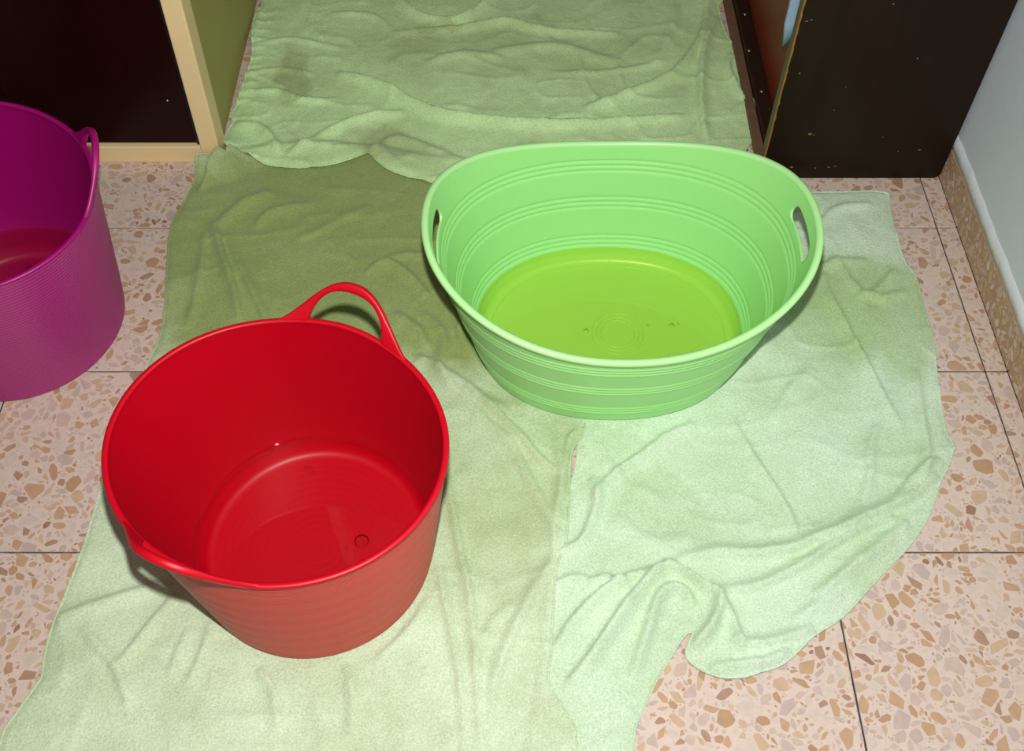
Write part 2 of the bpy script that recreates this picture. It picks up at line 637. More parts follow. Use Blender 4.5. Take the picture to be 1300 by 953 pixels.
# dark wooden jamb running back beside the doorway
M_jdark = wood_dark('dark_jamb_wood', lin(30, 20, 16), lin(52, 34, 26), lin(150, 120, 90), 0.02, 0.3)
M_jbrown = wood_dark('brown_sill_wood', lin(92, 70, 54), lin(128, 98, 76), lin(60, 40, 30), 0.02, 0.5)
M_red = wood_dark('reddish_wood_panel', lin(110, 44, 28), lin(132, 54, 34), lin(60, 20, 14), 0.0, 0.35)
jb = structure(empty('door_3', (0.47, 1.9, 0)), 'reddish brown wooden door frame with a dark sill, behind the dark door leaf')
rel(new_obj('sill_lip', box_mesh('sill_lip', 0.4365, 0.455, 1.39, 2.75, 0.0, 0.010, 0.002, 2), M_jbrown, jb), jb)
rel(new_obj('sill', box_mesh('sill', 0.4555, 0.4835, 1.39, 2.75, 0.0, 0.020, 0.003, 2), M_jdark, jb), jb)
rel(new_obj('frame_panel', box_mesh('frame_panel', 0.484, WALLX + 0.007, 1.39, 2.75, 0.0, 2.2, 0.003, 2), M_red, jb), jb)
for px, py in [(946, 18), (951, 64), (967, 116)]:
    p = ground(px, py, 0.020)
    o = new_obj('screw', SCREW, None, jb, p - Vector(jb.location))
# pale blue cloth edge behind the door
M_blue = plain('pale_blue_cloth', lin(150, 178, 196), 0.9, 0.1, 0.1, 60)
V, Fc = [], []
for i in range(24):
    z = 0.262 + i * 0.03
    wv = 0.004 * math.sin(i * 0.9)
    lo = 0.010 if i > 0 else 0.006
    for a in range(10):
        an = 2 * math.pi * a / 10
        V.append((0.4405 + wv * 0.5 + lo * 1.3 * math.cos(an), 1.397 + lo * 0.5 * math.sin(an) + wv, z + (0.012 * math.cos(an) if i == 0 else 0)))
for i in range(23):
    for a in range(10):
        Fc.append((i * 10 + a, i * 10 + (a + 1) % 10, i * 10 + 10 + (a + 1) % 10, i * 10 + 10 + a))
Fc += [tuple(range(9, -1, -1)), tuple(230 + a for a in range(10))]
cloth = new_obj('hanging_cloth', mesh_from('hanging_cloth', V, Fc), M_blue)
tag(cloth, 'pale blue strip of cloth hanging behind the dark door leaf', 'cloth')

# ------------------------------------------------------------------ cloth meshes
def inside(poly, P_):
    x, y = P_[:, 0], P_[:, 1]
    r = np.zeros(len(P_), bool)
    k = len(poly)
    for i in range(k):
        x1, y1 = poly[i]
        x2, y2 = poly[(i + 1) % k]
        c = ((y1 > y) != (y2 > y))
        with np.errstate(divide='ignore', invalid='ignore'):
            xi = (x2 - x1) * (y - y1) / (y2 - y1) + x1
        r ^= c & (x < xi)
    return r


def seg_dist(line, P_, closed=False):
    """distance, and signed side, to a polyline"""
    best = np.full(len(P_), 1e9)
    side = np.zeros(len(P_))
    frac = np.zeros(len(P_))
    k = len(line)
    rng = k if closed else k - 1
    for i in range(rng):
        a, b = line[i], line[(i + 1) % k]
        ab = b - a
        u = np.clip(((P_ - a) @ ab) / max(ab @ ab, 1e-12), 0, 1)
        d = P_ - (a + u[:, None] * ab)
        dist = np.hypot(d[:, 0], d[:, 1])
        m = dist < best
        best[m] = dist[m]
        side[m] = np.sign(ab[0] * d[m, 1] - ab[1] * d[m, 0])
        frac[m] = (i + u[m]) / rng
    return best, side, frac


def smooth_line(p, n=4, closed=False):
    """Catmull-Rom resample"""
    p = np.asarray(p, float)
    k = len(p)
    out = []
    rng = k if closed else k - 1
    g = (lambda i: p[i % k]) if closed else (lambda i: p[min(max(i, 0), k - 1)])
    for i in range(rng):
        p0, p1, p2, p3 = g(i - 1), g(i), g(i + 1), g(i + 2)
        for t in np.arange(n) / n:
            out.append(0.5 * (2 * p1 + (p2 - p0) * t + (2 * p0 - 5 * p1 + 4 * p2 - p3) * t * t + (3 * p1 - p0 - 3 * p2 + p3) * t ** 3))
    if not closed:
        out.append(p[-1])
    return np.array(out)


def resample(line, step, closed=True):
    q = np.vstack([line, line[:1]]) if closed else line
    d = np.r_[0, np.cumsum(np.hypot(*np.diff(q, axis=0).T))]
    k = max(4, int(d[-1] / step))
    s_ = np.linspace(0, d[-1], k + 1)[:-1 if closed else None]
    return np.stack([np.interp(s_, d, q[:, 0]), np.interp(s_, d, q[:, 1])], 1)


def vnoise(P_, scale, seed):
    r = np.random.RandomState(seed)
    tab = r.uniform(-1, 1, (64, 64))
    q = P_ * scale + 100
    i = np.floor(q).astype(int)
    f = q - i
    f = f * f * (3 - 2 * f)
    a = tab[i[:, 0] % 64, i[:, 1] % 64]
    b = tab[(i[:, 0] + 1) % 64, i[:, 1] % 64]
    c = tab[i[:, 0] % 64, (i[:, 1] + 1) % 64]
    d = tab[(i[:, 0] + 1) % 64, (i[:, 1] + 1) % 64]
    return (a * (1 - f[:, 0]) + b * f[:, 0]) * (1 - f[:, 1]) + (c * (1 - f[:, 0]) + d * f[:, 0]) * f[:, 1]


def sstep(a, b, x):
    t = np.clip((x - a) / (b - a), 0, 1)
    return t * t * (3 - 2 * t)


RED_BASE = (-0.262, 0.638, 0.152)
GREEN_BASE = (0.1485, 0.997, 0.200, 0.157)


def press(P_):
    """1 away from the tubs, 0 under them"""
    d1_ = np.hypot(P_[:, 0] - RED_BASE[0], P_[:, 1] - RED_BASE[1]) / RED_BASE[2]
    d2_ = np.hypot((P_[:, 0] - GREEN_BASE[0]) / GREEN_BASE[2], (P_[:, 1] - GREEN_BASE[1]) / GREEN_BASE[3])
    return sstep(0.99, 1.16, d1_) * sstep(0.99, 1.13, d2_)


# outlines in photo pixels (points on the floor)
BACK_PX = [(340, -70), (334, 5), (325, 15), (321, 43), (321, 70), (315, 92), (306, 118), (300, 137), (293, 144), (292, 149), (297, 156), (290, 166), (283, 174), (286, 184),
           (291, 193), (300, 194), (314, 202), (338, 214), (356, 217), (391, 220), (420, 216), (446, 209), (467, 203), (480, 212), (493, 222), (515, 231), (546, 238),
           (640, 252), (760, 258), (870, 240), (930, 203), (950, 186), (963, 152), (965, 125), (955, 100), (940, 74), (922, 45), (912, 10), (905, -70)]
LEFT_PX = [(257, 209), (250, 229), (238, 254), (225, 276), (217, 298), (213, 333), (211, 380), (204, 428), (188, 464), (165, 520), (148, 570), (131, 616), (123, 643), (114, 672), (105, 703),
           (89, 745), (71, 788), (61, 817), (54, 862), (38, 990),
           (686, 990), (695, 863), (699, 832), (702, 775), (707, 722), (718, 690), (722, 640), (723, 600), (727, 572), (742, 545), (752, 460), (758, 330), (760, 236),
           (560, 206), (420, 186), (330, 192), (283, 206)]
RIGHT_PX = [(1122, 245), (1128, 260), (1132, 285), (1146, 330), (1162, 355), (1174, 397), (1185, 443), (1189, 485), (1195, 523), (1201, 552), (1209, 565), (1208, 577), (1200, 598),
            (1189, 621), (1180, 651), (1155, 692), (1115, 734), (1069, 784), (1032, 808), (1000, 839), (972, 852), (931, 862), (899, 856), (871, 835), (876, 815), (879, 804), (871, 806), (862, 817),
            (848, 840), (834, 863), (806, 925), (790, 990), (670, 990), (680, 860), (690, 720), (712, 660), (729, 602), (734, 570), (738, 533), (748, 470), (770, 320), (860, 262), (990, 249), (1060, 245)]
BACK = resample(smooth_line(gp2(BACK_PX), 4, True), 0.004)
LEFT = resample(smooth_line(gp2(LEFT_PX), 4, True), 0.004)
RIGHT = resample(smooth_line(gp2(RIGHT_PX), 4, True), 0.004)
# keep the cloth on the near side of the cream frame
LEFT[:, 1] = np.where((LEFT[:, 0] < -0.505), np.minimum(LEFT[:, 1], 1.3875), LEFT[:, 1])
BACK[:, 0] = np.where(BACK[:, 1] > 1.38, np.maximum(BACK[:, 0], -0.524), np.maximum(BACK[:, 0], -0.56))


def signed(poly, P_):
    d, _, _ = seg_dist(poly, P_, True)
    return np.where(inside(poly, P_), d, -d)


def folds(P_, lst):
    """sum of ridge folds: (pixel polyline, height mm, width mm, skew) ; skew>0 = steep on the left of its direction"""
    z = np.zeros(len(P_))
    for px, h, w, sk in lst:
        line = smooth_line(gp2(px), 5)
        d, sd, fr = seg_dist(line, P_)
        w_ = w * 0.00072 * np.where(sd > 0, 1 - sk, 1 + sk)
        env = np.sin(np.clip(fr, 0.0, 1) * math.pi) ** 0.5 * 0.9 + 0.1
        z += 0.0017 * h * env * np.exp(-(d / w_) ** 2)
    return z


FOLD_BACK = [
    ([(430, 96), (470, 106), (505, 122), (522, 133), (569, 150), (655, 159), (754, 159), (865, 150)], 11, 12, 0.55),
    ([(741, 141), (803, 120), (852, 98), (883, 61), (895, 25), (898, -30)], 9, 13, 0.4),
    ([(500, 44), (581, 40), (643, 31), (692, 42), (785, 46)], 8, 11, 0.5),
    ([(500, -10), (520, 14), (550, 30), (585, 28), (618, 6), (640, -20)], 9, 10, 0.5),
    ([(910, 25), (894, 60), (888, 100), (889, 148), (895, 180)], 9, 11, -0.5),
    ([(930, 72), (925, 90), (938, 120), (944, 130)], 7, 8, 0.4),
    ([(366, 205), (420, 168), (470, 150), (515, 145)], 6, 12, 0.3),
    ([(320, 62), (370, 52), (440, 66)], 3, 9, 0.3),
    ([(316, 95), (360, 90), (400, 96)], 3, 8, 0.3),
    ([(304, 122), (350, 118), (390, 130), (430, 128)], 4, 9, 0.2),
    ([(300, 160), (330, 165), (350, 185), (358, 205)], 7, 14, 0.3),
    ([(620, 70), (700, 62), (790, 84)], 5, 18, 0.2), ([(540, 85), (590, 72), (640, 78)], 4, 14, 0.2),
    ([(655, 190), (740, 200), (820, 196)], 5, 20, 0.1), ([(700, 95), (780, 93), (850, 80)], 3, 10, 0.3),
    ([(470, 205), (500, 180), (540, 190), (600, 215)], 6, 15, 0.2),
    ([(420, 20), (470, 22), (500, 40)], 3, 10, 0.3), ([(860, 10), (850, 50), (830, 85)], 5, 16, 0.2),
]
# flat-woven border lines of the back towel
for k in range(6):
    o_ = k * 5.5 - 14
    FOLD_BACK.append(([(414 + o_, -40), (404 + o_, 20), (396 + o_, 60), (386 + o_, 96), (372 + o_, 140), (364 + o_, 175), (360 + o_, 214)], -1.6, 2.6, 0))
for y_ in range(20, 135, 11):        # gathered left hem
    x_ = 330 - 0.27 * (y_)
    FOLD_BACK.append(([(x_, y_), (x_ + 12, y_ + 1), (x_ + 26, y_ - 1)], 2.6, 4.5, 0))
FOLD_LEFT = [
    ([(592, 496), (629, 525), (662, 558), (687, 586), (709, 603)], 7, 9, 0.4),
    ([(560, 470), (600, 520), (646, 562), (670, 607), (695, 656), (702, 690)], 5, 11, 0.3),
    ([(566, 590), (575, 640), (586, 700), (598, 760), (607, 861), (612, 960)], 6, 8, 0.5),
    ([(547, 689), (560, 746), (572, 807), (582, 863), (590, 960)], 5, 7, -0.4),
    ([(702, 712), (675, 760), (650, 810), (630, 865), (620, 940)], 6, 10, 0.3),
    ([(655, 770), (630, 790), (612, 822), (606, 850)], 4, 9, 0.3),
    ([(706, 560), (712, 600), (708, 650), (702, 700)], 5, 7, 0.4),
    ([(735, 545), (722, 560), (716, 590), (713, 640)], 6, 5, -0.3),
    ([(274, 285), (280, 310), (288, 336), (301, 374), (307, 410)], 8, 9, 0.5),
    ([(288, 300), (307, 346), (332, 399), (340, 420)], 6, 8, -0.5),
    ([(255, 245), (264, 232), (279, 212), (304, 204), (330, 206)], 9, 7, 0.4),
    ([(262, 300), (258, 340), (248, 390), (240, 420)], 4, 9, 0.3),
    ([(275, 290), (310, 262), (345, 248)], 5, 14, 0.2), ([(325, 290), (345, 272), (400, 262)], 4, 12, 0.3),
    ([(470, 265), (430, 285), (400, 300), (380, 306)], 3, 11, 0.2), ([(465, 350), (490, 335), (520, 352), (545, 380)], 6, 10, 0.3),
    ([(490, 330), (520, 325), (545, 330), (556, 350)], 4, 9, 0.3), ([(560, 370), (580, 410), (590, 440), (640, 500)], 7, 10, -0.3),
    ([(540, 400), (565, 430), (560, 470), (575, 500)], 5, 10, 0.3), ([(530, 455), (560, 470), (590, 490), (650, 530)], 6, 11, 0.4), ([(500, 400), (530, 420), (545, 445)], 5, 10, 0.2),
    ([(73, 788), (120, 771), (170, 755), (215, 740)], 5, 12, 0.3), ([(150, 850), (185, 805), (225, 755)], 5, 10, 0.4), ([(105, 800), (138, 836), (154, 862), (165, 900)], 5, 10, -0.3),
    ([(240, 870), (262, 820), (268, 790)], 4, 9, 0.3), ([(215, 860), (240, 800)], 3, 8, 0.3), ([(330, 850), (350, 880), (356, 930)], 4, 9, 0.3), ([(440, 845), (450, 890), (446, 940)], 4, 10, 0.2),
    ([(480, 840), (520, 800), (545, 760)], 4, 9, 0.3),
]
FOLD_RIGHT = [
    ([(1045, 350), (1052, 378), (1083, 435), (1113, 493), (1142, 544)], 6, 9, 0.35),
    ([(860, 716), (908, 706), (954, 708), (1005, 701), (1032, 690), (1065, 678), (1101, 660), (1134, 646), (1161, 632), (1189, 605)], 12, 11, -0.55),
    ([(900, 756), (954, 750), (986, 738), (1023, 720), (1055, 697), (1097, 674), (1138, 662)], 11, 10, -0.5),
    ([(925, 815), (950, 821), (977, 819), (1005, 810), (1032, 800)], 8, 9, -0.4),
    ([(931, 540), (958, 586), (986, 628), (1005, 665), (1009, 690)], 6, 9, 0.4),
    ([(750, 640), (763, 620), (790, 596), (812, 582), (845, 556), (880, 540)], 7, 9, 0.4),
    ([(748, 610), (756, 635), (750, 660), (735, 690), (705, 703)], 8, 9, -0.4),
    ([(700, 830), (730, 785), (765, 752), (800, 733), (838, 722)], 10, 10, 0.5),
    ([(720, 870), (745, 840), (769, 806), (800, 762), (830, 730), (848, 716)], 16, 13, 0.55),
    ([(800, 862), (818, 810), (832, 765), (850, 748), (868, 752), (880, 772)], 12, 10, 0.3),
    ([(846, 716), (868, 730), (890, 744), (910, 754)], 14, 9, 0.3),
    ([(910, 754), (908, 780), (895, 805), (878, 822)], 16, 10, -0.3),
    ([(912, 756), (926, 780), (938, 815), (942, 835)], 9, 10, 0.4),
    ([(900, 850), (930, 846), (970, 840), (1000, 825)], 7, 9, 0.3),
    ([(1030, 760), (1080, 725), (1120, 690), (1150, 665)], 7, 13, 0.2), ([(1000, 790), (1040, 770), (1080, 742)], 5, 10, 0.3),
    ([(1085, 660), (1100, 610), (1102, 570), (1110, 540)], 5, 10, 0.3), ([(1160, 470), (1168, 530), (1175, 580), (1165, 620)], 6, 11, 0.2), ([(1130, 640), (1165, 600), (1190, 585)], 7, 8, 0.4),
    ([(1060, 330), (1090, 372), (1120, 380), (1150, 372)], 4, 10, 0.3), ([(1085, 380), (1110, 372), (1135, 345)], 4, 9, 0.3), ([(1030, 350), (1060, 335), (1100, 335)], 3, 10, 0.2),
    ([(1030, 300), (1060, 268), (1105, 262)], 4, 10, 0.3), ([(900, 500), (935, 470), (975, 430)], 4, 12, 0.2), ([(980, 540), (1000, 500), (1030, 470)], 4, 14, 0.2),
    ([(745, 745), (770, 735), (800, 748)], 6, 8, 0.3), ([(780, 660), (830, 690), (880, 686)], 3, 16, 0.2), ([(1100, 700), (1060, 740), (1020, 780)], 4, 9, 0.2),
    ([(700, 745), (730, 735), (755, 742)], 5, 7, 0.3),
]


def crinkle(P_, seed):
    q = P_ + 0.02 * np.stack([vnoise(P_, 9, seed), vnoise(P_, 9, seed + 1)], 1)
    r1 = (1 - np.abs(vnoise(q * np.array([1.0, 0.55]), 11, seed + 2))) ** 9
    r2 = (1 - np.abs(vnoise(q * np.array([0.6, 1.0]), 17, seed + 3))) ** 9
    m = sstep(-0.2, 0.6, vnoise(P_, 5, seed + 4))
    return 0.0046 * r1 * m + 0.0032 * r2 * (1 - 0.6 * m)


def z_left(P_):
    pr = press(P_)
    z = 0.0055 + pr * (0.0016 * vnoise(P_, 16, 2) + 0.0009 * vnoise(P_, 45, 3) + crinkle(P_, 31) + folds(P_, FOLD_LEFT)) + 0.0005 * vnoise(P_, 110, 9)
    z += 0.0050 * sstep(-0.004, 0.012, signed(RIGHT, P_)) * sstep(0.0, 1, pr * 0.999)       # lies on the right towel's margin
    # climbs the foot of the cream frame
    z += 0.026 * sstep(0.055, 0.0, 1.3875 - P_[:, 1]) * sstep(-0.47, -0.505, P_[:, 0])
    return np.maximum(z, 0.003)


def z_right(P_):
    pr = press(P_)
    z = 0.0055 + pr * (0.0016 * vnoise(P_, 15, 12) + 0.0009 * vnoise(P_, 42, 13) + crinkle(P_, 41) + folds(P_, FOLD_RIGHT)) + 0.0005 * vnoise(P_, 110, 19)
    # where the left towel covers it, it is flattened
    cov = sstep(0.0, 0.02, signed(LEFT, P_))
    z = z * (1 - cov) + 0.0035 * cov
    return np.maximum(z, 0.003)


def z_back(P_):
    cov = sstep(-0.015, 0.012, signed(LEFT, P_))
    pr = press(P_)
    z = 0.0055 + 0.0018 * vnoise(P_, 13, 22) + 0.0009 * vnoise(P_, 42, 23) + crinkle(P_, 51) + folds(P_, FOLD_BACK) + 0.0005 * vnoise(P_, 110, 29)
    z = np.maximum(z, 0.003) * np.maximum(pr, 0.15)
    zl = 0.0105 + 0.0016 * vnoise(P_, 16, 2) + crinkle(P_, 31) + folds(P_, FOLD_LEFT) * 0.8
    z += 0.013 * np.exp(-((P_[:, 0] + 0.52) ** 2 + (P_[:, 1] - 1.42) ** 2) / 0.03 ** 2)
    return z + cov * zl


def towel(name, outline, zf, mat, hem_mat, step=0.0042, seed=1):
    r = np.random.RandomState(seed)
    lo, hi = outline.min(0), outline.max(0)
    gx, gy = np.meshgrid(np.arange(lo[0], hi[0], step), np.arange(lo[1], hi[1], step))
    G = np.stack([gx.ravel(), gy.ravel()], 1) + r.uniform(-0.25, 0.25, (gx.size, 2)) * step
    m = inside(outline, G)
    G = G[m]
    d, _, _ = seg_dist(outline[::2], G, True)
    G = G[d > step * 0.6]
    P_ = np.vstack([outline, G])
    k = len(outline)
    vo, eo, fo, ov, oe, of = delaunay_2d_cdt([Vector((float(p[0]), float(p[1]))) for p in P_], [(i, (i + 1) % k) for i in range(k)], [], 1, 1e-6, False)
    Q = np.array([(v.x, v.y) for v in vo])
    cen = np.array([Q[list(f)].mean(0) for f in fo])
    keep = inside(outline, cen)
    fo = [f for f, k_ in zip(fo, keep) if k_]
    z = zf(Q)
    db, _, _ = seg_dist(outline, Q, True)
    z = z - 0.0028 * np.exp(-(db / 0.004) ** 2)          # rounds down at its edge
    me = mesh_from(name, np.column_stack([Q, z]), [tuple(f) for f in fo])
    bmm = bmesh.new()
    bmm.from_mesh(me)
    bmesh.ops.recalc_face_normals(bmm, faces=bmm.faces)
    if sum(f.normal.z for f in bmm.faces) < 0:
        bmesh.ops.reverse_faces(bmm, faces=bmm.faces)
    bmm.to_mesh(me)
    bmm.free()
    me.polygons.foreach_set('use_smooth', [True] * len(me.polygons))
    root = empty(name, (0, 0, 0))
    new_obj('terry_cloth', me, mat, root)
    zo = np.maximum(zf(outline) - 0.0024, 0.0016)
    wav = 0.0017 + 0.0003 * np.sin(np.arange(k) * 1.9)
    new_obj('hem', sweep_mesh('hem', np.column_stack([outline, zo]), wav, 7, True, 0.95), hem_mat, root)
    return root


T_back = towel_material('back_terry', lin(206, 240, 178), lin(160, 178, 118),
                        [(ground(490, 190).x, ground(490, 190).y, 0.09, 0.045, 0.5), (ground(640, 70).x, ground(640, 70).y, 0.32, 0.10, 0.25), (ground(372, 100).x, ground(372, 100).y, 0.035, 0.11, 0.5), (ground(560, 40).x, ground(560, 40).y, 0.06, 0.03, 0.45)])
T_left = towel_material('left_terry', lin(211, 229, 196), lin(148, 166, 100),
                        [(-0.29, 1.19, 0.40, 0.33, 0.95), (-0.40, 0.80, 0.12, 0.22, 0.55), (-0.02, 0.74, 0.14, 0.20, 0.35)])
T_right = towel_material('right_terry', lin(208, 229, 201), lin(166, 192, 130),
                         [(ground(1100, 400).x, ground(1100, 400).y, 0.17, 0.12, 0.6), (ground(1140, 440).x, ground(1140, 440).y, 0.045, 0.10, 0.6), (ground(830, 640).x, ground(830, 640).y, 0.10, 0.06, 0.3)])
tw1 = towel('bath_towel', BACK, z_back, T_back, T_back, seed=1)
tag(tw1, 'crumpled dull green towel filling the doorway, overlapping the other towels', 'towel', 'green towels spread over the floor')
tw2 = towel('bath_towel', LEFT, z_left, T_left, T_left, seed=2)
tag(tw2, 'green towel with a dark damp patch spread flat under the red tub', 'towel', 'green towels spread over the floor')
tw3 = towel('bath_towel', RIGHT, z_right, T_right, T_right, seed=3)
tag(tw3, 'pale green towel beside the wall with a folded and rumpled hem', 'towel', 'green towels spread over the floor')

# ------------------------------------------------------------------ flexible round tubs
def flexible_tub(name, mat, mat_out, rim_c, base_c, base_r, a, b, rot, zr, hang, z0, lean, hh=0.056):
    """round bucket with fine outer ridges, squeezed rim and two loop handles"""
    root = empty(name, (base_c[0], base_c[1], z0))
    NS = 144
    T_ = np.linspace(0, 2 * math.pi, NS + 1)[:-1]
    rim_c, base_c = np.array(rim_c), np.array(base_c)

    def rim_radius(t):
        # polar radius of the ellipse along world angle t
        u = t - rot
        return a * b / np.sqrt((b * np.cos(u)) ** 2 + (a * np.sin(u)) ** 2)

    def lift(t):
        s_ = np.zeros_like(t)
        for h_ in hang:
            d = (t - h_ + math.pi) % (2 * math.pi) - math.pi
            s_ += 0.006 * np.exp(-(d / 0.36) ** 2)
        return s_

    Rr = rim_radius(T_)

    def ring(f, off, dz=0.0):
        f2 = f ** 0.92
        rad = base_r + (Rr - base_r) * f2 + off
        c = base_c + (rim_c - base_c) * f
        zz = f * (zr - z0) + lift(T_) * f ** 4 + dz
        return np.stack([c[0] + rad * np.cos(T_) - root.location.x, c[1] + rad * np.sin(T_) - root.location.y, zz], 1)

    rings = []
    TH = 0.0034
    # outside: under the base, rounded foot, ridged wall
    for q in (0.02, 0.5, 0.9):
        rr_ = ring(0, 0)
        rr_[:, :2] *= q
        rr_[:, 2] = 0.0008
        rings.append(rr_)
    for k in range(6):
        an = k / 5 * math.pi / 2
        r_ = ring(0, -0.005 + 0.005 * math.sin(an))
        r_[:, 2] = 0.005 - 0.005 * math.cos(an)
        rings.append(r_)
    nz_ = 230
    for k in range(1, nz_):
        f = 0.02 + (1 - 0.02) * k / nz_
        z_ = f * (zr - z0)
        rings.append(ring(f, 0.00065 * math.sin(2 * math.pi * z_ / 0.0060)))
    # rolled rim
    for k in range(9):
        an = k / 8 * math.pi
        rings.append(ring(1.0, 0.0012 - TH / 2 - 0.0006 + (TH / 2 + 0.0022) * math.cos(an), 0.0030 * math.sin(an)))
    for k in range(1, 60):
        f = 1 - k / 60 * 0.94
        rings.append(ring(f, -TH))
    for k in range(1, 7):
        an = k / 6 * math.pi / 2
        r_ = ring(0.0, -TH - 0.014 + 0.014 * math.cos(an))
        r_[:, 2] = 0.0185 - 0.0145 * math.sin(an)
        rings.append(r_)
    r0 = base_r - TH - 0.014
    for k in range(1, 60):
        q = 1 - k / 60
        r_ = np.stack([r0 * q * np.cos(T_), r0 * q * np.sin(T_), np.full(NS, 0.004 + 0.00007 * math.cos(2 * math.pi * q * r0 / 0.011) * (1 if q > 0.1 else 0))], 1)
        rings.append(r_)
    V_ = np.vstack(rings)
    Fc_ = []
    for i in range(len(rings) - 1):
        A_ = i * NS
        B_ = A_ + NS
        for j in range(NS):
            j2 = (j + 1) % NS
            Fc_.append((A_ + j, A_ + j2, B_ + j2, B_ + j))
    Fc_.append(tuple(range(NS - 1, -1, -1)))
    n0 = (len(rings) - 1) * NS
    Fc_.append(tuple(n0 + j for j in range(NS)))
    bme = mesh_from('tub_body', V_, Fc_)
    bme.materials.append(mat)
    bme.materials.append(mat_out)
    for p_ in bme.polygons:
        p_.material_index = 1 if p_.index < (9 + nz_ - 2) * NS else 0
    new_obj('tub_body', bme, None, root)

    for h_ in hang:
        Vh, Fh = [], []
        S = np.linspace(-1, 1, 81)
        half = 0.56                       # radians to each side
        nc = 14
        for s_ in S:
            t = np.array([h_ + s_ * half])
            Rm = rim_radius(t)[0] - TH / 2 + 0.0008
            base = np.array([rim_c[0] + Rm * math.cos(t[0]), rim_c[1] + Rm * math.sin(t[0]), zr + lift(t)[0]])
            out = np.array([math.cos(h_), math.sin(h_), 0])
            ln_ = lean[hang.index(h_)]
            ld_ = out * math.sin(ln_) + np.array([0, 0, math.cos(ln_)])
            nr_ = out * math.cos(ln_) - np.array([0, 0, math.sin(ln_)])
            q = abs(s_)
            vo_ = hh * math.cos(math.pi / 2 * q ** 1.2) ** 2 + 0.001
            io = 0.51
            vi_ = (hh - 0.0115) * (1 - (q / io) ** 2.8) ** 0.52 if q < io else -0.004
            vi_ = max(vi_, -0.004)
            if vo_ - vi_ < 0.004:
                vo_ = vi_ + 0.004
            mid, hv = (vo_ + vi_) / 2, (vo_ - vi_) / 2
            th = 0.0032 + 0.0016 * math.cos(math.pi / 2 * q) ** 2
            th *= 1 - 0.35 * max(0, q - 0.8) / 0.2
            for j in range(nc):
                an = 2 * math.pi * j / nc
                ca, sa = math.cos(an), math.sin(an)
                ca = math.copysign(abs(ca) ** 0.6, ca)
                sa = math.copysign(abs(sa) ** 0.6, sa)
                p = base + ld_ * (mid + hv * ca) + nr_ * th * sa
                Vh.append((p[0] - root.location.x, p[1] - root.location.y, p[2] - z0))
        for i in range(len(S) - 1):
            for j in range(nc):
                j2 = (j + 1) % nc
                Fh.append((i * nc + j, i * nc + nc + j, i * nc + nc + j2, i * nc + j2))
        Fh += [tuple(range(nc)), tuple((len(S) - 1) * nc + j for j in range(nc - 1, -1, -1))]
        new_obj('handle', mesh_from('handle', Vh, Fh), mat, root)

    def inner(zw):
        f = (zw - z0) / (zr - z0)
        rr_ = ring(f, -TH - 0.0002)
        return rr_
    return root, inner


def water(name, loop, root, zloc, mat, bubbles, label):
    """a body of water: flat top with a small meniscus at the wall and closed underside"""
    c = loop[:, :2].mean(0)
    V_, Fc_ = [], []
    n = len(loop)
    facs = [1.0, 0.985, 0.96, 0.8, 0.5, 0.2]
    dz = [0.0022, 0.0006, 0, 0, 0, 0]
    for f, d in zip(facs, dz):
        for p in loop:
            V_.append((c[0] + (p[0] - c[0]) * f, c[1] + (p[1] - c[1]) * f, zloc + d))
    for i in range(len(facs) - 1):
        for j in range(n):
            j2 = (j + 1) % n
            Fc_.append((i * n + j, i * n + j2, i * n + n + j2, i * n + n + j))
    Fc_.append(tuple((len(facs) - 1) * n + j for j in range(n)))
    w = empty(name, root.location)
    new_obj('water_surface', mesh_from('water_surface', V_, Fc_), mat, w)
    for (px, py, r) in bubbles:
        p = ground(px, py, root.location.z + zloc)
        bm = bmesh.new()
        bmesh.ops.create_uvsphere(bm, u_segments=20, v_segments=12, radius=r)
        bmesh.ops.delete(bm, geom=[v for v in bm.verts if v.co.z < -r * 0.15], context='VERTS')
        for v in bm.verts:
            v.co.z *= 0.5
        m = bpy.data.meshes.new('bubble')
        bm.to_mesh(m)
        bm.free()
        m.polygons.foreach_set('use_smooth', [True] * len(m.polygons))
        new_obj('bubble', m, M_bubble, w, (p.x - root.location.x, p.y - root.location.y, zloc))
    tag(w, label, 'water', 'shallow water in the tubs')
    return w


M_bubble = water_material('bubble_film', (0.97, 0.97, 0.97, 1), 0.0)
M_redp = plastic('red_soft_plastic', lin(188, 0, 26), 0.42, 0.35)
M_purp = plastic('magenta_soft_plastic', lin(156, 6, 104), 0.40, 0.4)
M_redo = plastic('red_outer_sheen_plastic', lin(192, 72, 62), 0.36, 0.7)  # duller red: the towel's reflected sheen is painted into the outer wall
M_puro = plastic('magenta_outer_sheen_plastic', lin(162, 44, 116), 0.36, 0.7)  # greyed magenta, with the outer wall's reflected sheen put into the colour
red, red_in = flexible_tub('flexible_tub', M_redp, M_redo, (-0.2694, 0.635), (-0.262, 0.637), 0.154, 0.1974, 0.1754, -0.2985, 0.2784,
                           (math.radians(68), math.radians(-117)), 0.0065, (math.radians(36), math.radians(20)))
tag(red, 'round red flexible plastic tub with two loop handles, holding a little water', 'tub', 'round flexible tubs')
pur, pur_in = flexible_tub('flexible_tub', M_purp, M_puro, (-0.7582, 1.032), (-0.7662, 1.027), 0.151, 0.2026, 0.1736, -0.7185, 0.2859,
                           (math.radians(13), math.radians(193)), 0.0005, (math.radians(20), math.radians(20)))
tag(pur, 'round magenta flexible plastic tub with loop handles standing on bare floor tiles', 'tub', 'round flexible tubs')
W_clear = water_material('clear_water', (0.97, 0.97, 0.97, 1))
W_rosy = water_material('reddish_water', (1.0, 0.9, 0.62, 1))
W_green = water_material('yellowish_water', (1.0, 0.92, 0.55, 1))
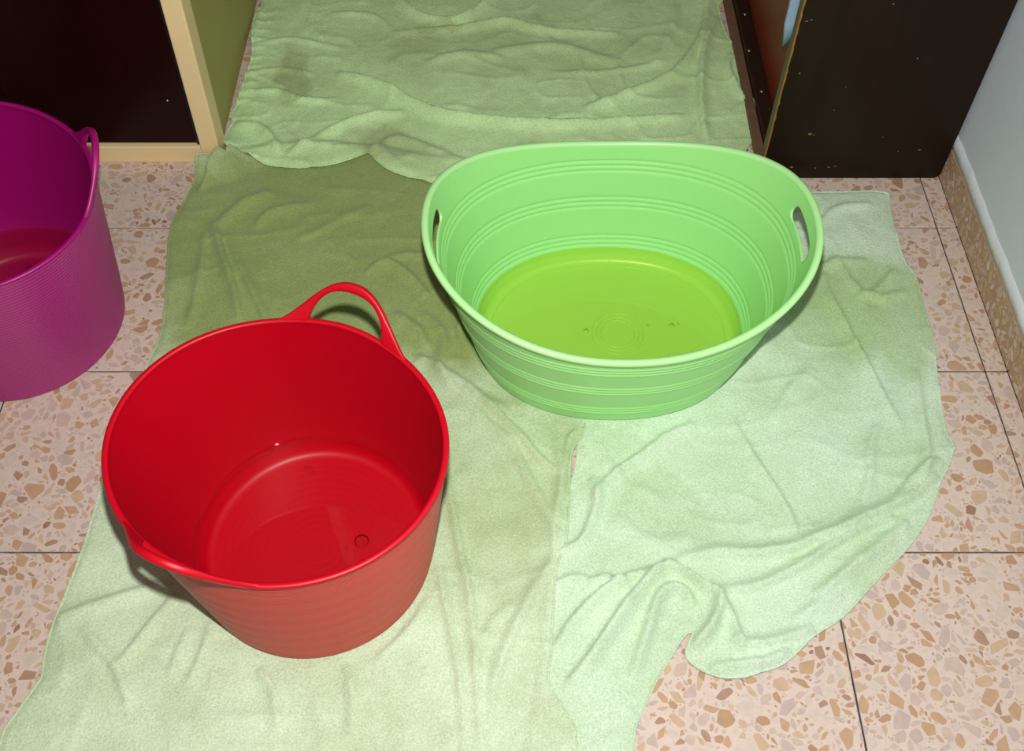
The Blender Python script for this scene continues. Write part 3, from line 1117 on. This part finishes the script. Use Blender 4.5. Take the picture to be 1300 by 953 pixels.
water('tub_water', red_in(0.043), red, 0.0365, W_clear, [(459, 684, 0.0095), (440, 694, 0.002), (391, 592, 0.005), (398, 597, 0.0028), (352, 570, 0.0025), (345, 571, 0.0018), (268, 670, 0.0016), (338, 669, 0.0014)],
      'shallow clear water with a ring bubble inside the red tub')
water('tub_water', pur_in(0.055), pur, 0.0545, W_rosy, [(37, 337, 0.005), (41, 341, 0.003), (34, 332, 0.0022)], 'shallow reddish water inside the magenta tub')


# ------------------------------------------------------------------ oval ribbed tub
def oval_tub():
    cx, cy, a, b, rot, zr, dz, n_, ab, bb = 0.1485, 0.9972, 0.2665, 0.2058, 0.0109, 0.2191, 0.0539, 2.2, 0.199, 0.158
    z0 = 0.0065
    root = empty('oval_tub', (cx, cy, z0))
    root.rotation_euler.z = rot
    NS = 168
    T_ = np.linspace(0, 2 * math.pi, NS + 1)[:-1]
    c_, s_ = np.cos(T_), np.sin(T_)
    k_ = (np.abs(c_) ** n_ + np.abs(s_) ** n_) ** (-1 / n_)
    ux, uy = c_ * k_, s_ * k_
    nx, ny = c_ * np.abs(c_) ** 0.1 / a, s_ * np.abs(s_) ** 0.1 / b
    nl = np.hypot(nx, ny)
    nx, ny = nx / nl, ny / nl
    H_ = zr - z0 + dz * ux ** 2

    def ring(f, off, dz_=0.0):
        A_, B_ = ab + (a - ab) * f, bb + (b - bb) * f
        return np.stack([A_ * ux + off * nx, B_ * uy + off * ny, H_ * f + dz_], 1)

    centers = []
    for g0 in (0.20, 0.53, 0.83):
        centers += [g0 - 0.040, g0, g0 + 0.040]

    def rib(f):                            # ribs run level, only slightly up towards the raised ends
        h_ = f * H_ / ((zr - z0) * (1 + 0.35 * (H_ / (zr - z0) - 1)))
        return 0.0017 * sum(np.exp(-((h_ - c) / 0.0095) ** 2) for c in centers)

    TH = 0.003
    rings = []
    for q in (0.02, 0.6, 0.93):
        r_ = ring(0, 0)
        r_[:, :2] *= q
        r_[:, 2] = 0.0008
        rings.append(r_)
    for k in range(6):
        an = k / 5 * math.pi / 2
        r_ = ring(0, -0.006 + 0.006 * math.sin(an))
        r_[:, 2] = 0.006 - 0.006 * math.cos(an)
        rings.append(r_)
    nz_ = 150
    for k in range(1, nz_):
        f = 0.030 + (0.985 - 0.030) * k / nz_
        rings.append(ring(f, rib(f)))
    for k in range(1, nz_ + 1):
        f = 0.985 - (0.985 - 0.08) * k / nz_
        rings.append(ring(f, rib(f) - TH))
    for k in range(1, 7):
        an = k / 6 * math.pi / 2
        r_ = ring(0.02, -TH - 0.012 + 0.012 * math.cos(an))
        r_[:, 2] = 0.0170 - 0.0130 * math.sin(an)
        rings.append(r_)
    base_in = rings[-1]
    for q in (0.8, 0.5, 0.2, 0.02):
        r_ = base_in.copy()
        r_[:, :2] *= q
        rings.append(r_)
    V_ = np.vstack(rings)
    Fc_ = []
    for i in range(len(rings) - 1):
        A_, B_ = i * NS, i * NS + NS
        for j in range(NS):
            j2 = (j + 1) % NS
            Fc_.append((A_ + j, A_ + j2, B_ + j2, B_ + j))
    Fc_.append(tuple(range(NS - 1, -1, -1)))
    Fc_.append(tuple((len(rings) - 1) * NS + j for j in range(NS)))
    me = mesh_from('tub_body', V_, Fc_)
    # hand slots cut through both ends
    tmp = bpy.data.objects.new('tmp', me)
    COL.objects.link(tmp)
    cutters = []
    for sx in (-1, 1):
        L_, R_ = 0.036, 0.0125
        prof = []
        for k in range(13):
            an = -math.pi / 2 + k / 12 * math.pi
            prof.append((L_ + R_ * math.cos(an), R_ * math.sin(an)))
        for k in range(13):
            an = math.pi / 2 + k / 12 * math.pi
            prof.append((-L_ + R_ * math.cos(an), R_ * math.sin(an)))
        zc = (zr - z0 + dz) * 0.868
        bm = bmesh.new()
        f = bm.faces.new([bm.verts.new((sx * 0.21, p[0], zc + p[1] - (p[0] / a) ** 2 * 0.10)) for p in prof])
        r_ = bmesh.ops.extrude_face_region(bm, geom=[f])
        bmesh.ops.translate(bm, verts=[v for v in r_['geom'] if isinstance(v, bmesh.types.BMVert)], vec=(sx * 0.10, 0, 0))
        bmesh.ops.recalc_face_normals(bm, faces=bm.faces)
        cm = bpy.data.meshes.new('cut')
        bm.to_mesh(cm)
        bm.free()
        co = bpy.data.objects.new('cut', cm)
        COL.objects.link(co)
        cutters.append(co)
        md = tmp.modifiers.new('b', 'BOOLEAN')
        md.operation = 'DIFFERENCE'
        md.object = co
        md.solver = 'EXACT'
    dg = bpy.context.evaluated_depsgraph_get()
    dg.update()
    res = bpy.data.meshes.new_from_object(tmp.evaluated_get(dg))
    for o in [tmp] + cutters:
        bpy.data.objects.remove(o)
    res.name = 'tub_body'
    new_obj('tub_body', res, M_greenp, root)
    # rolled rim
    rr_ = []
    for (o_, h_) in [(0.0, -0.006), (0.0045, -0.005), (0.0062, -0.001), (0.0058, 0.0022), (0.0035, 0.0042), (0.0, 0.0046), (-0.0032, 0.003), (-0.0042, 0.0), (-0.0036, -0.005), (-0.0028, -0.010)]:
        rr_.append(ring(0.985, o_, 0.0015 + h_))
    V2 = np.vstack(rr_)
    F2 = []
    m_ = len(rr_)
    for i in range(m_):
        A_, B_ = i * NS, ((i + 1) % m_) * NS
        for j in range(NS):
            j2 = (j + 1) % NS
            F2.append((A_ + j, A_ + j2, B_ + j2, B_ + j))
    new_obj('rim', mesh_from('rim', V2, F2), M_greenr, root)
    # moulded rings in the base
    for rad in (0.026, 0.033, 0.040):
        t = np.linspace(0, 2 * math.pi, 65)[:-1]
        new_obj('base_ring', sweep_mesh('base_ring', np.stack([0.016 + rad * np.cos(t), 0.002 + rad * np.sin(t), np.full(64, 0.0042)], 1), 0.0011, 8, True), M_greenp, root)
    # ridge round the edge of the base
    bl = base_in.copy()
    new_obj('base_edge', sweep_mesh('base_edge', np.column_stack([bl[:, 0] * 0.985, bl[:, 1] * 0.98, np.full(NS, 0.0042)]), 0.0012, 8, True), M_greenp, root)

    def inner(zw):
        f = (zw - z0) / H_
        off = -TH - 0.0004 + rib(f)
        r_ = np.stack([(ab + (a - ab) * f) * ux + off * nx, (bb + (b - bb) * f) * uy + off * ny, H_ * f], 1)
        return r_
    return root, inner


M_greenp = plastic('light_green_plastic', lin(160, 226, 138), 0.36, 0.5)
M_greenr = plastic('light_green_rim', lin(176, 234, 154), 0.36, 0.5)
oval, oval_in = oval_tub()
tag(oval, 'large light green oval ribbed plastic tub with hand slots in both ends', 'tub')
wg = water('tub_water', oval_in(0.0335), oval, 0.0270, W_green, [(744, 418, 0.004), (853, 412, 0.004), (861, 411, 0.002), (822, 412, 0.0022), (835, 345, 0.0015), (833, 322, 0.0015), (848, 324, 0.0012)],
           'shallow yellowish water inside the green oval tub')
wg.rotation_euler.z = 0.0109

# ------------------------------------------------------------------ small pink thing beyond
M_pink = plain('pink_plastic', lin(230, 70, 170), 0.4, 0.5)
pp = ground(934, -3, 0.010)
pk = new_obj('plastic_peg', box_mesh('plastic_peg', -0.010, 0.010, -0.006, 0.006, 0, 0.012, 0.003, 3), M_pink, None, (pp.x, pp.y, 0.0101))
tag(pk, 'small bright pink plastic piece on the brown sill', 'peg')
